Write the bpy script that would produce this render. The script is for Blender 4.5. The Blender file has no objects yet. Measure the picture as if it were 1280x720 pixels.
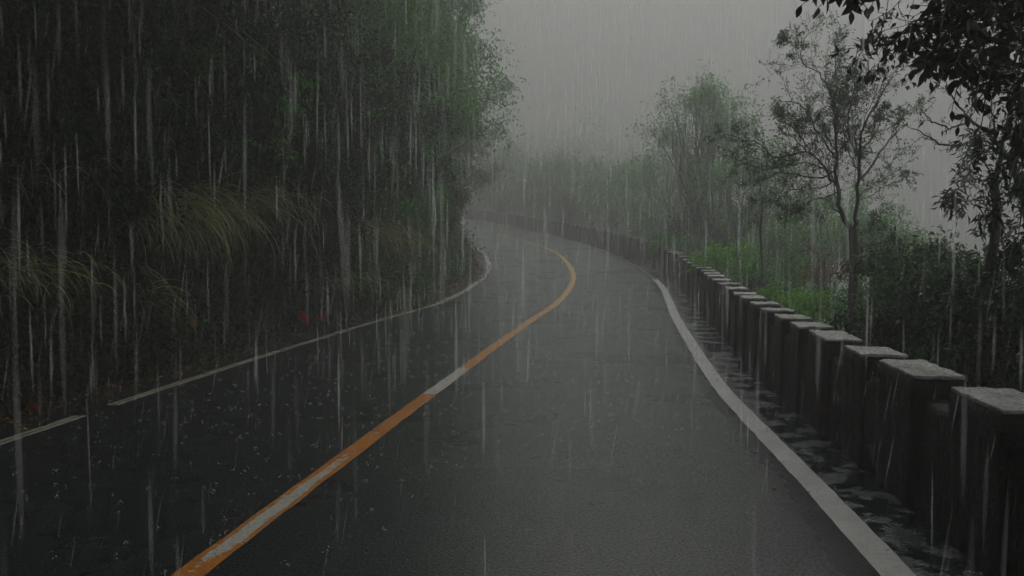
import bpy, math, random
import numpy as np
from mathutils import Vector
sc = bpy.context.scene
COL = sc.collection
R = math.radians

# ------------------------------------------------------------------ camera
F = 1000.0; PIT = math.atan(45 / 1000); HC = 1.5
cd = bpy.data.cameras.new('camera'); cam = bpy.data.objects.new('camera', cd); COL.objects.link(cam)
cd.sensor_width = 36; cd.lens = 36 * F / 1280; cd.clip_start = 0.05; cd.clip_end = 3000
cam.location = (0, 0, HC); cam.rotation_euler = (math.pi / 2 - PIT, 0, 0)
sc.camera = cam

# ------------------------------------------------------------------ sky, sun, exposure
SUN_EL, SUN_AZ = 46, 12
w = bpy.data.worlds.new('World'); sc.world = w; w.use_nodes = True
nt = w.node_tree; nt.nodes.clear()
wo = nt.nodes.new('ShaderNodeOutputWorld'); bg = nt.nodes.new('ShaderNodeBackground')
sky = nt.nodes.new('ShaderNodeTexSky'); sky.sky_type = 'NISHITA'; sky.sun_disc = False
sky.sun_elevation = R(SUN_EL); sky.sun_rotation = R(SUN_AZ); sky.dust_density = 4
hsv = nt.nodes.new('ShaderNodeHueSaturation'); hsv.inputs['Saturation'].default_value = 0.12
tc = nt.nodes.new('ShaderNodeTexCoord'); sx = nt.nodes.new('ShaderNodeSeparateXYZ')
mr = nt.nodes.new('ShaderNodeMapRange'); mr.inputs['From Min'].default_value = 0.22; mr.inputs['From Max'].default_value = 1.0
mr.inputs['To Min'].default_value = 0.36; mr.inputs['To Max'].default_value = 2.7
cl = nt.nodes.new('ShaderNodeVectorMath'); cl.operation = 'SCALE'
cl.inputs[0].default_value = (4.56, 4.5, 4.48)
mx = nt.nodes.new('ShaderNodeMix'); mx.data_type = 'RGBA'; mx.inputs[0].default_value = 0.92
L = nt.links.new
L(tc.outputs['Generated'], sx.inputs[0]); L(sx.outputs['Z'], mr.inputs['Value']); L(mr.outputs[0], cl.inputs['Scale'])
L(sky.outputs[0], hsv.inputs['Color']); L(hsv.outputs[0], mx.inputs[6]); L(cl.outputs[0], mx.inputs[7])
L(mx.outputs[2], bg.inputs['Color']); bg.inputs['Strength'].default_value = 0.10
L(bg.outputs[0], wo.inputs[0])
sd = bpy.data.lights.new('sun', 'SUN'); sd.energy = 1.3; sd.angle = R(30); sd.color = (1, .97, .93)
so = bpy.data.objects.new('sun', sd); COL.objects.link(so)
so.rotation_euler = (R(90 - SUN_EL), 0, R(180 - SUN_AZ))   # the bright part of the overcast lies ahead, over the valley
sc.view_settings.view_transform = 'Standard'; sc.view_settings.look = 'None'
sc.view_settings.gamma = 1; sc.view_settings.use_curve_mapping = False
sc.view_settings.exposure = 0.68
cy = sc.cycles
cy.use_denoising = True; cy.max_bounces = 6; cy.diffuse_bounces = 2; cy.glossy_bounces = 2; cy.transmission_bounces = 3
cy.volume_bounces = 2; cy.transparent_max_bounces = 24; cy.caustics_reflective = False; cy.caustics_refractive = False
cy.use_adaptive_sampling = True; cy.adaptive_threshold = 0.02
HAZE = 0.017

rng = np.random.default_rng(7); random.seed(7)

# ------------------------------------------------------------------ helpers
def tag(o, label=None, cat=None, group=None, kind=None):
    for k, v in (('label', label), ('category', cat), ('group', group), ('kind', kind)):
        if v: o[k] = v
    return o

def empty(name, loc, label=None, cat=None, group=None):
    o = bpy.data.objects.new(name, None); COL.objects.link(o); o.location = loc; o.empty_display_size = .2
    return tag(o, label, cat, group)

def mesh(name, V, faces, mat, parent=None, smooth=False, attrs=None, origin=None):
    """faces: list of int arrays (n,k) ; V: (n,3)"""
    V = np.asarray(V, float)
    if origin is None and parent is not None: origin = parent.location
    if origin is not None: V = V - np.array(origin)
    me = bpy.data.meshes.new(name)
    if not isinstance(faces, list): faces = [faces]
    faces = [np.asarray(f, np.int32) for f in faces if len(f)]
    loops = np.concatenate([f.ravel() for f in faces])
    sizes = np.concatenate([np.full(len(f), f.shape[1], np.int32) for f in faces])
    me.vertices.add(len(V)); me.vertices.foreach_set('co', V.astype(np.float32).ravel())
    me.loops.add(len(loops)); me.loops.foreach_set('vertex_index', loops)
    me.polygons.add(len(sizes))
    st = np.concatenate([[0], np.cumsum(sizes)[:-1]]).astype(np.int32)
    me.polygons.foreach_set('loop_start', st)
    try: me.polygons.foreach_set('loop_total', sizes)
    except Exception: pass
    if smooth: me.polygons.foreach_set('use_smooth', np.ones(len(sizes), bool))
    for k, a in (attrs or {}).items():
        at = me.attributes.new(k, 'FLOAT', 'POINT'); at.data.foreach_set('value', np.asarray(a, np.float32))
    me.update(calc_edges=True); me.validate()
    me.materials.append(mat)
    o = bpy.data.objects.new(name, me); COL.objects.link(o)
    if parent is not None: o.parent = parent
    elif origin is not None: o.location = origin
    return o

def nrm(a): return a / (np.linalg.norm(a, axis=-1, keepdims=True) + 1e-9)

def fbm(P, sc_=1.0, seed=0, oct_=4):
    """cheap smooth 3-D noise from sines"""
    r = np.random.default_rng(seed); out = 0; a = 1; P = np.asarray(P, float) * sc_
    for _ in range(oct_):
        for _ in range(3):
            k = r.normal(size=3); ph = r.uniform(0, 6.28)
            out = out + a * np.sin(P @ k + ph + 1.3 * np.sin(P @ r.normal(size=3) + r.uniform(0, 6.28)))
        a *= .5; P = P * 2.03
    return out / 4.0

def tubes(paths, sides=6):
    VV, FF, n = [], [], 0
    ang = np.arange(sides) * 2 * math.pi / sides
    for P, r in paths:
        P = np.asarray(P, float); k = len(P)
        r = np.asarray(r, float) * np.ones(k)
        T = nrm(np.gradient(P, axis=0))
        up = np.array([0.13, 0.21, .97]) if abs(T[0, 2]) < .9 else np.array([.9, .3, .1])
        A = nrm(np.cross(T, up)); B = np.cross(T, A)
        V = P[:, None] + r[:, None, None] * (np.cos(ang)[None, :, None] * A[:, None] + np.sin(ang)[None, :, None] * B[:, None])
        VV.append(V.reshape(-1, 3))
        i = np.arange(k - 1)[:, None] * sides; j = np.arange(sides)[None]; j2 = (j + 1) % sides
        FF.append((np.stack([i + j, i + j2, i + sides + j2, i + sides + j], -1).reshape(-1, 4)) + n)
        n += k * sides
    return np.concatenate(VV), np.concatenate(FF)

def leaves(P, size, aspect=.42, droop=.3, r=rng, D=None, fold=.12, jit=.35):
    """pointed, folded leaves; returns V, F(tris), tint"""
    n = len(P); P = np.asarray(P, float)
    if D is None:
        D = r.normal(size=(n, 3)); D[:, 2] = D[:, 2] * .6 - droop
    D = nrm(D)
    U = nrm(r.normal(size=(n, 3)) * .8 + np.array([0, 0, 1.0]))
    S = nrm(np.cross(D, U)); N = np.cross(S, D)
    s = (np.ones(n) * size * r.uniform(1 - jit, 1 + jit, n))[:, None]
    mid = P + D * s * .45 + N * s * fold
    V = np.stack([P, mid + S * s * aspect * .5, P + D * s - N * s * .1, mid - S * s * aspect * .5, P + D * s * .45], 1)
    i = np.arange(n)[:, None] * 5
    Fc = np.concatenate([i + [0, 4, 1], i + [1, 4, 2], i + [0, 3, 4], i + [4, 3, 2]], 0)
    return V.reshape(-1, 3), Fc, np.repeat(r.uniform(0, 1, n), 5)

# the same projection as the camera: a pixel of the 1280 x 720 photograph at depth Y
def at(px, py, Y):
    x = (px - 640) / F; y = -(py - 360) / F
    c, s = math.cos(PIT), math.sin(PIT)
    d = np.array([x, c + s * y, -s + c * y])
    return np.array([d[0] / d[1] * Y, Y, HC + d[2] / d[1] * Y])

# ------------------------------------------------------------------ road geometry
_py = np.array([-60, 0, 6, 9, 14, 20, 26, 33, 45, 57, 70, 100, 160.])
_pz = np.array([0, 0, 0, .07, .27, .50, .82, 1.35, 2.25, 3.2, 4.3, 6.0, 8.])
_gy = np.arange(-60, 160, .25); _gz = np.interp(_gy, _py, _pz)
_k = np.exp(-.5 * (np.arange(-10, 11) * .25 / 1.1) ** 2); _k /= _k.sum()
_gz = np.convolve(np.pad(_gz, 10, 'edge'), _k, 'valid')
def prof(Y): return np.interp(Y, _gy, _gz)

ROWS = np.array([ # left line, centre line, right line, wall foot
 [-7.6,-25,-4.9,-25,-1.6,-25,-.9,-25], [-6.1,-12,-3.3,-12,-.05,-12,.7,-12],
 [-4.75,0,-1.95,0,1.33,0,1.72,0],[-4.27,3.66,-1.50,3.66,1.79,3.66,2.19,3.66],
 [-3.99,6.18,-1.15,6.18,2.03,6.08,2.46,6.08],[-3.70,8.3,-.80,8.32,2.20,8.24,2.69,8.3],
 [-3.22,10.7,-.36,10.7,2.48,10.6,3.02,10.9],[-2.35,14.3,.36,14.32,2.98,14.4,3.58,15],
 [-1.56,17.3,.96,17.2,3.45,17.5,4.1,18.5],[-1.04,21.8,1.62,21.8,4.08,22,4.7,24],
 [-.80,25.8,1.97,26,4.38,27,4.85,29],[-.90,29.9,2.03,31,4.25,32,4.6,33],
 [-1.42,35.5,1.66,37,3.85,38.2,4.22,38.5],[-3.14,43.7,.0,45.9,2.7,46.6,3.05,47],
 [-5.4,50,-2.15,53.8,.8,55.2,1.2,55.8],[-8,55,-4.7,59.2,-1.2,63.5,-.85,64],
 [-11.5,60,-8.3,65,-3.9,71.9,-3.4,72.6],[-20,69,-17,75,-12.5,81,-12,82],[-45,86,-42,94,-39,101,-38,102.]])
def catmull(P, n):
    P = np.asarray(P); k = len(P); t = np.linspace(0, k - 1 - 1e-6, n); i = t.astype(int); f = (t - i)[:, None]
    g = lambda j: P[np.clip(j, 0, k - 1)]
    a, b, c, d = g(i - 1), g(i), g(i + 1), g(i + 2)
    return .5 * (2 * b + (c - a) * f + (2 * a - 5 * b + 4 * c - d) * f ** 2 + (3 * b - a - 3 * c + d) * f ** 3)
NR = 1100
RR = catmull(ROWS, NR)
LL, CC, RL, WW = RR[:, 0:2], RR[:, 2:4], RR[:, 4:6], RR[:, 6:8]
EL = LL + nrm(LL - CC) * (.62 + .12 * np.sin(np.arange(NR) * .05))[:, None]

def z_on(P): return prof(P[..., 1])

def nearest(P, C):
    """distance from points P (n,2) to polyline samples C and index"""
    C = C[::3]; out = np.empty(len(P)); idx = np.empty(len(P), int)
    for a in range(0, len(P), 4000):
        d = np.linalg.norm(P[a:a + 4000, None] - C[None], axis=2)
        idx[a:a + 4000] = d.argmin(1) * 3; out[a:a + 4000] = d.min(1)
    return out, idx

def signed(P, C):
    d, i = nearest(P, C); i = np.clip(i, 1, NR - 2)
    T = C[i + 1] - C[i - 1]; N = np.stack([T[:, 1], -T[:, 0]], 1)   # to the right
    s = np.sign(((P - C[i]) * N).sum(1))
    return d * s, i

def bank(d):
    x = np.array([0, .15, .5, 1.1, 2.0, 4, 10, 30, 80, 300]); z = np.array([0, .12, .75, 2.1, 3.6, 6.0, 10, 22, 45, 70])
    return np.interp(d, x, z)
def smooth(x): x = np.clip(x, 0, 1); return x * x * (3 - 2 * x)

def ground_z(P):
    P = np.asarray(P, float).reshape(-1, 2)
    dl, il = signed(P, EL); dw, iw = signed(P, WW)
    base_l = prof(EL[il][:, 1]); base_w = prof(WW[iw][:, 1])
    P3 = np.column_stack([P, np.zeros(len(P))])
    n1 = fbm(P3, .9, 3); n2 = fbm(P3, .16, 4)
    zl = base_l + bank(-dl) + n1 * .22 * np.clip(-dl * 1.2, 0, 1.3) + n2 * np.clip(-dl * .2, 0, 3)
    dr = dw
    azi = P[:, 0] / np.maximum(P[:, 1], 8)
    rad = np.hypot(P[:, 0], P[:, 1])
    hillw = smooth((.42 - azi) / .32) * (P[:, 1] > 0)
    fall = np.interp(dr, [0, .4, .5, 3, 8, 30, 70, 400], [-.07, -.10, -.25, -.7, -2.2, -13, -20, -20])
    fall2 = np.interp(dr, [0, .4, .5, 5, 20, 60, 120, 200, 400], [-.07, -.10, -.2, -.8, -.2, 4, 11, 18, 22])
    hw = hillw * smooth((P[:, 1] - 30) / 30)
    zr = base_w + fall * (1 - hw) + fall2 * hw + n1 * .1 * np.clip(dr - .5, 0, 2) + n2 * np.clip((dr - 5) * .08, 0, 4)
    zr = zr + smooth((rad - 110) / 130) * 16 * (1 - hw)
    z = np.where(dl < 0, zl, np.where(dw > 0, zr, prof(P[:, 1]) - .06))
    # strip just beside the road stays under the road sheet's edge
    z = np.where((dl < 0) & (dl > -.1), np.minimum(z, base_l - .01), z)
    return z, dl, dw
def gz(x, y): return float(ground_z([(x, y)])[0][0])

# ------------------------------------------------------------------ materials
def newmat(name):
    m = bpy.data.materials.new(name); m.use_nodes = True; n = m.node_tree.nodes; n.clear()
    o = n.new('ShaderNodeOutputMaterial'); return m, m.node_tree, n, o
def N(nt, t, **k):
    n = nt.nodes.new(t)
    for a, b in k.items():
        if a in n.inputs: n.inputs[a].default_value = b
        else: setattr(n, a, b)
    return n
def ramp(nt, src, stops):
    r = nt.nodes.new('ShaderNodeValToRGB'); e = r.color_ramp.elements
    while len(e) < len(stops): e.new(.5)
    for el, (p, c) in zip(e, stops): el.position = p; el.color = (*c, 1) if len(c) == 3 else c
    nt.links.new(src, r.inputs[0]); return r
def maprange(nt, src, a, b, c, d):
    m = nt.nodes.new('ShaderNodeMapRange'); nt.links.new(src, m.inputs[0])
    for i, v in enumerate((a, b, c, d)): m.inputs[i + 1].default_value = v
    return m
def attr(nt, name): n = nt.nodes.new('ShaderNodeAttribute'); n.attribute_name = name; return n
def noise(nt, scale, detail=4, rough=.55, vec=None, dist=0):
    n = nt.nodes.new('ShaderNodeTexNoise'); n.inputs['Scale'].default_value = scale
    n.inputs['Detail'].default_value = detail; n.inputs['Roughness'].default_value = rough; n.inputs['Distortion'].default_value = dist
    if vec is None:
        g = nt.nodes.new('ShaderNodeNewGeometry'); vec = g.outputs['Position']
    nt.links.new(vec, n.inputs['Vector']); return n
def bump(nt, src, strength, dist, normal=None):
    b = nt.nodes.new('ShaderNodeBump'); b.inputs['Strength'].default_value = strength; b.inputs['Distance'].default_value = dist
    nt.links.new(src, b.inputs['Height'])
    if normal is not None: nt.links.new(normal, b.inputs['Normal'])
    return b
def mixc(nt, f, a, b):
    m = nt.nodes.new('ShaderNodeMix'); m.data_type = 'RGBA'
    if isinstance(f, (int, float)): m.inputs[0].default_value = f
    else: nt.links.new(f, m.inputs[0])
    for s, v in ((6, a), (7, b)):
        if isinstance(v, tuple): m.inputs[s].default_value = (*v, 1)
        else: nt.links.new(v, m.inputs[s])
    return m.outputs[2]
def math_(nt, op, a, b=None):
    m = nt.nodes.new('ShaderNodeMath'); m.operation = op
    for i, v in enumerate((a, b)):
        if v is None: continue
        if isinstance(v, (int, float)): m.inputs[i].default_value = v
        else: nt.links.new(v, m.inputs[i])
    return m.outputs[0]

def leaf_mat(name, dark, light, rough=.32, trans=.3, spec=.28):
    m, nt, n, o = newmat(name)
    a = attr(nt, 'tint'); r = ramp(nt, a.outputs['Fac'], [(0, dark), (.75, tuple((x + y) / 2 for x, y in zip(dark, light))), (1, light)])
    p = N(nt, 'ShaderNodeBsdfPrincipled'); nt.links.new(r.outputs[0], p.inputs['Base Color'])
    p.inputs['Roughness'].default_value = rough; p.inputs['Specular IOR Level'].default_value = spec
    t = N(nt, 'ShaderNodeBsdfTranslucent'); nt.links.new(r.outputs[0], t.inputs['Color'])
    mx = N(nt, 'ShaderNodeMixShader'); mx.inputs[0].default_value = trans
    nt.links.new(p.outputs[0], mx.inputs[1]); nt.links.new(t.outputs[0], mx.inputs[2]); nt.links.new(mx.outputs[0], o.inputs[0])
    return m
def bark_mat(name, col, col2):
    m, nt, n, o = newmat(name)
    g = N(nt, 'ShaderNodeNewGeometry'); mp = N(nt, 'ShaderNodeMapping'); mp.inputs['Scale'].default_value = (1, 1, .25)
    nt.links.new(g.outputs['Position'], mp.inputs[0])
    nz = noise(nt, 38, 6, .65, mp.outputs[0]); nz2 = noise(nt, 7, 3)
    f = math_(nt, 'MULTIPLY', nz.outputs[0], nz2.outputs[0])
    r = ramp(nt, f, [(.12, col), (.42, col2)])
    p = N(nt, 'ShaderNodeBsdfPrincipled'); nt.links.new(r.outputs[0], p.inputs['Base Color']); p.inputs['Roughness'].default_value = .45
    b = bump(nt, nz.outputs[0], .7, .01); nt.links.new(b.outputs[0], p.inputs['Normal'])
    nt.links.new(p.outputs[0], o.inputs[0]); return m

# asphalt
def m_asphalt():
    m, nt, n, o = newmat('wet_asphalt')
    dw = attr(nt, 'wall_distance')
    big = noise(nt, .55, 5, .6); mid = noise(nt, 4.0, 4, .6); fine = noise(nt, 75, 3, .65); vor = N(nt, 'ShaderNodeTexVoronoi'); vor.inputs['Scale'].default_value = 70
    g = N(nt, 'ShaderNodeNewGeometry'); nt.links.new(g.outputs['Position'], vor.inputs['Vector'])
    c = ramp(nt, big.outputs[0], [(.3, (.007, .0105, .0120)), (.7, (.016, .0215, .0240))])
    st = ramp(nt, fine.outputs[0], [(.42, (.3, .3, .3)), (.70, (3.2, 3.2, 3.2))])
    mul = N(nt, 'ShaderNodeMix', data_type='RGBA', blend_type='MULTIPLY'); mul.inputs[0].default_value = 1
    nt.links.new(c.outputs[0], mul.inputs[6]); nt.links.new(st.outputs[0], mul.inputs[7])
    p = N(nt, 'ShaderNodeBsdfPrincipled'); nt.links.new(mul.outputs[2], p.inputs['Base Color'])
    # film of water: the gutter along the wall is a running puddle
    gut = maprange(nt, dw.outputs['Fac'], .30, .72, 1, 0)
    gutn = math_(nt, 'MULTIPLY', gut.outputs[0], maprange(nt, mid.outputs[0], .35, .55, .55, 1).outputs[0])
    wet = maprange(nt, big.outputs[0], .38, .66, 0, 1)
    ro = mixc(nt, gutn, mixc(nt, wet.outputs[0], (.42, .42, .42), (.19, .19, .19)), (.09, .09, .09))
    nt.links.new(ro, p.inputs['Roughness'])
    p.inputs['Specular IOR Level'].default_value = 1.0; p.inputs['Specular Tint'].default_value = (.94, 1, 1, 1)
    nt.links.new(math_(nt, 'SUBTRACT', 1.0, gutn), p.inputs['Coat Weight']); p.inputs['Coat Roughness'].default_value = .28; p.inputs['Coat IOR'].default_value = 1.6; p.inputs['Coat Tint'].default_value = (.88, .99, 1, 1)
    # relief: stones, then water ripples
    ston = math_(nt, 'ADD', vor.outputs['Distance'], fine.outputs[0])
    b1 = bump(nt, ston, .55, .05)
    s1 = math_(nt, 'SUBTRACT', 1.0, math_(nt, 'MULTIPLY', gutn, .96))
    nt.links.new(math_(nt, 'MULTIPLY', s1, 1.0), b1.inputs['Strength'])
    mp = N(nt, 'ShaderNodeMapping'); mp.inputs['Scale'].default_value = (.8, 1.3, 1); nt.links.new(g.outputs['Position'], mp.inputs[0])
    rip = noise(nt, 10, 4, .6, mp.outputs[0], .8)
    b2 = bump(nt, rip.outputs[0], .5, .03, b1.outputs[0])
    nt.links.new(math_(nt, 'ADD', math_(nt, 'MULTIPLY', gutn, -.05), .14), b2.inputs['Strength'])
    nt.links.new(b2.outputs[0], p.inputs['Normal'])
    grain = noise(nt, 58, 3, .7); b3 = bump(nt, grain.outputs[0], .35, .006); nt.links.new(b3.outputs[0], p.inputs['Coat Normal'])
    sp = maprange(nt, grain.outputs[0], .40, .62, .15, 1.0); nt.links.new(sp.outputs[0], p.inputs['Specular IOR Level'])
    nt.links.new(math_(nt, 'MULTIPLY', math_(nt, 'SUBTRACT', 1.0, gutn), maprange(nt, grain.outputs[0], .38, .6, .55, 1.0).outputs[0]), p.inputs['Coat Weight'])
    nt.links.new(p.outputs[0], o.inputs[0]); return m

def m_paint(name, base, worn=(.03, .032, .033), patch=None, holes=.0, rough=.35, far=None):
    m, nt, n, o = newmat(name)
    nz = noise(nt, 26, 6, .7); fine = noise(nt, 140, 3, .6); lg = noise(nt, 3.2, 4, .6)
    col = ramp(nt, lg.outputs[0], [(.3, tuple(x * .72 for x in base)), (.7, base)]).outputs[0]
    if far:
        sp_ = N(nt, 'ShaderNodeSeparateXYZ'); gg = N(nt, 'ShaderNodeNewGeometry'); nt.links.new(gg.outputs['Position'], sp_.inputs[0])
        col = mixc(nt, maprange(nt, sp_.outputs['Y'], 8, 20, 0, 1).outputs[0], col, far)   # colour shifts yellower with depth
    if patch:
        w_ = attr(nt, 'wear')
        mp = N(nt, 'ShaderNodeNewGeometry')
        nn = noise(nt, 17, 5, .7)
        n2_ = noise(nt, 60, 4, .7)
        f = math_(nt, 'ADD', w_.outputs['Fac'], math_(nt, 'MULTIPLY', math_(nt, 'SUBTRACT', nn.outputs[0], .5), 3.0))
        f = math_(nt, 'ADD', f, math_(nt, 'MULTIPLY', math_(nt, 'SUBTRACT', n2_.outputs[0], .5), 2.2))
        st = maprange(nt, f, .48, .54, 0, 1)
        col = mixc(nt, st.outputs[0], col, patch)
    a = maprange(nt, math_(nt, 'ADD', nz.outputs[0], math_(nt, 'MULTIPLY', fine.outputs[0], .5)), .55 + holes * .5, .78 + holes * .3, 0, 1)
    col = mixc(nt, maprange(nt, a.outputs[0], 0, 1, .55 + holes * -.2, 0).outputs[0], col, worn)
    p = N(nt, 'ShaderNodeBsdfPrincipled'); nt.links.new(col, p.inputs['Base Color']); p.inputs['Roughness'].default_value = rough
    b = bump(nt, math_(nt, 'ADD', fine.outputs[0], nz.outputs[0]), .5, .004); nt.links.new(b.outputs[0], p.inputs['Normal'])
    nt.links.new(p.outputs[0], o.inputs[0]); return m

def m_soil():
    m, nt, n, o = newmat('wet_soil_and_moss')
    a = noise(nt, 1.3, 6, .65); b_ = noise(nt, 14, 5, .7)
    c = ramp(nt, a.outputs[0], [(.35, (.014, .012, .009)), (.55, (.018, .022, .010)), (.75, (.028, .040, .012))])
    c2 = mixc(nt, maprange(nt, b_.outputs[0], .4, .7, 0, .5).outputs[0], c.outputs[0], (.03, .025, .017))
    p = N(nt, 'ShaderNodeBsdfPrincipled'); nt.links.new(c2, p.inputs['Base Color']); p.inputs['Roughness'].default_value = .7
    b = bump(nt, b_.outputs[0], .9, .05); nt.links.new(b.outputs[0], p.inputs['Normal'])
    nt.links.new(p.outputs[0], o.inputs[0]); return m

def m_stone(name, c1, c2, moss, rough):
    m, nt, n, o = newmat(name)
    t = N(nt, 'ShaderNodeTexCoord')
    a = noise(nt, 6, 6, .65); b_ = noise(nt, 45, 5, .7); mo = noise(nt, 2.6, 4, .6)
    c = ramp(nt, a.outputs[0], [(.3, c1), (.7, c2)])
    c2_ = mixc(nt, maprange(nt, mo.outputs[0], .5, .68, 0, .75).outputs[0], c.outputs[0], moss)
    sp = maprange(nt, b_.outputs[0], .35, .5, .72, 1)
    mul = N(nt, 'ShaderNodeMix', data_type='RGBA', blend_type='MULTIPLY'); mul.inputs[0].default_value = 1
    nt.links.new(c2_, mul.inputs[6]); nt.links.new(sp.outputs[0], mul.inputs[7])
    p = N(nt, 'ShaderNodeBsdfPrincipled'); nt.links.new(mul.outputs[2], p.inputs['Base Color'])
    nt.links.new(maprange(nt, b_.outputs[0], .3, .7, rough * .6, rough * 1.5).outputs[0], p.inputs['Roughness'])
    p.inputs['Specular IOR Level'].default_value = .2 if rough > .4 else .5
    b = bump(nt, math_(nt, 'ADD', a.outputs[0], b_.outputs[0]), .6, .015); nt.links.new(b.outputs[0], p.inputs['Normal'])
    nt.links.new(p.outputs[0], o.inputs[0]); return m

M = {}
M['asphalt'] = m_asphalt(); M['soil'] = m_soil()
M['orange'] = m_paint('orange_road_paint', (.66, .24, .022), worn=(.12, .045, .015), patch=(.56, .56, .51), holes=-.02, far=(.60, .36, .07))
M['white'] = m_paint('worn_white_road_paint', (.60, .61, .58), worn=(.17, .175, .17), holes=-.05)
M['faint'] = m_paint('mist_faded_paint', (.10, .10, .095), worn=(.03, .032, .032), holes=-.05)  # dim colour stands in for the line fading in fog and wet
M['bright'] = m_paint('fresh_white_road_paint', (.62, .63, .60), worn=(.3, .3, .29), holes=-.15)
M['pale'] = m_paint('thin_pale_road_paint', (.62, .63, .50), worn=(.10, .10, .08), holes=.0)
M['stone'] = m_stone('dark_wet_stone', (.006, .006, .0055), (.015, .015, .014), (.007, .011, .005), .5)
M['cap'] = m_stone('pale_wet_concrete', (.34, .345, .33), (.56, .56, .54), (.16, .18, .12), .24)
M['bark'] = bark_mat('wet_dark_bark', (.010, .009, .008), (.045, .040, .034))
M['bark2'] = bark_mat('wet_grey_bark', (.018, .018, .016), (.07, .066, .058))
M['leaf_dark'] = leaf_mat('dark_glossy_leaf', (.006, .024, .004), (.020, .070, .010), .26)
M['leaf_mid'] = leaf_mat('green_leaf', (.025, .14, .012), (.10, .38, .035), .36, .45)
M['leaf_fresh'] = leaf_mat('fresh_green_leaf', (.10, .33, .015), (.26, .62, .04), .35, .4)
M['leaf_olive'] = leaf_mat('olive_leaf', (.035, .045, .012), (.14, .13, .035), .35)
M['leaf_grey'] = leaf_mat('grey_green_leaf', (.035, .085, .03), (.11, .22, .07), .3, .35)
M['leaf_near'] = leaf_mat('brownish_dark_leaf', (.020, .017, .013), (.055, .050, .034), .35, .22)
M['leaf_bend'] = leaf_mat('wet_light_green_leaf', (.05, .21, .022), (.16, .50, .065), .24, .4, .5)
M['leaf_far'] = leaf_mat('haze_paled_leaf', (.06, .15, .05), (.11, .25, .08), .6, .4)  # pale leaf colour has some of the distance haze painted in
M['leaf_blue'] = leaf_mat('blue_green_leaf', (.012, .026, .022), (.03, .06, .05), .35)
M['grass'] = leaf_mat('pale_grass_blade', (.12, .15, .04), (.70, .72, .33), .35, .3)
M['litter'] = leaf_mat('fallen_brown_leaf', (.10, .045, .018), (.50, .27, .08), .4, .1)
M['red_leaf'] = leaf_mat('red_dead_leaf', (.26, .045, .025), (.42, .07, .035), .4, .2)
M['orange_leaf'] = leaf_mat('orange_dead_leaf', (.13, .03, .01), (.26, .07, .02), .45, .2)
M['rust'] = leaf_mat('rusty_shrub_leaf', (.10, .045, .015), (.30, .12, .04), .45, .3)

# ------------------------------------------------------------------ terrain
xs = np.unique(np.round(np.concatenate([np.arange(-250, -60, 8), np.arange(-60, -16, 2), np.arange(-16, -8, .6), np.arange(-8, 8, .2), np.arange(8, 20, .8), np.arange(20, 70, 2.5), np.arange(70, 256, 8)]), 3))
ys = np.unique(np.round(np.concatenate([np.arange(-60, -10, 4), np.arange(-10, 2, .8), np.arange(2, 36, .2), np.arange(36, 80, .5), np.arange(80, 120, 2.5), np.arange(120, 256, 8)]), 3))
GX, GY = np.meshgrid(xs, ys); P2 = np.column_stack([GX.ravel(), GY.ravel()])
Z, dl_, dw_ = ground_z(P2)
nx, ny = len(xs), len(ys)
i = (np.arange(ny - 1)[:, None] * nx + np.arange(nx - 1)[None]).ravel()
tag(mesh('ground', np.column_stack([P2, Z]), np.stack([i, i + 1, i + nx + 1, i + nx], 1), M['soil'], smooth=True), kind='structure')

# road sheet
ncol = 30; t = np.linspace(0, 1, ncol)
A, B = EL - nrm(LL - CC) * -.12, WW + nrm(WW - CC) * .2
G = A[:, None] * (1 - t)[None, :, None] + B[:, None] * t[None, :, None]
Gf = G.reshape(-1, 2); dwall = np.linalg.norm(G - WW[:, None], axis=2).ravel()
i = (np.arange(NR - 1)[:, None] * ncol + np.arange(ncol - 1)[None]).ravel()
tag(mesh('road', np.column_stack([Gf, z_on(Gf)]), np.stack([i, i + 1, i + ncol + 1, i + ncol], 1), M['asphalt'], smooth=True, attrs={'wall_distance': dwall}), kind='structure')

# painted lines
def resample(C, step):
    d = np.r_[0, np.cumsum(np.linalg.norm(np.diff(C, axis=0), axis=1))]
    s = np.arange(0, d[-1], step); return np.column_stack([np.interp(s, d, C[:, 0]), np.interp(s, d, C[:, 1])]), s
def line(name, C, width, mat, lift, y0, y1, wear=None, nc=5, gaps=(), wob=.006):
    C, s = resample(C, .05)
    T = nrm(np.gradient(C, axis=0)); Nn = np.stack([T[:, 1], -T[:, 0]], 1)
    keep = (C[:, 1] > y0) & (C[:, 1] < y1)
    for a, b in gaps: keep &= ~((C[:, 1] > a) & (C[:, 1] < b))
    v = np.linspace(-.5, .5, nc)
    e = fbm(np.column_stack([C * 6, s * 0]), 1, len(name), 3)
    e2 = fbm(np.column_stack([C * 6, s * 0 + 9]), 1, len(name) + 1, 3)
    wd = width + wob * e2
    G = C[:, None] + Nn[:, None] * (v[None, :, None] * wd[:, None, None] + (wob * e)[:, None, None])
    z = prof(G[..., 1]) + lift
    V = np.dstack([G, z]).reshape(-1, 3)
    k = np.where(keep[:-1] & keep[1:])[0]
    i = (k[:, None] * nc + np.arange(nc - 1)[None]).ravel()
    at_ = {}
    if wear: at_['wear'] = wear(G[..., 1], np.broadcast_to(v[None], G.shape[:2])).ravel()
    return tag(mesh(name, V, np.stack([i, i + 1, i + nc + 1, i + nc], 1), mat, attrs=at_), kind='structure')
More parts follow.
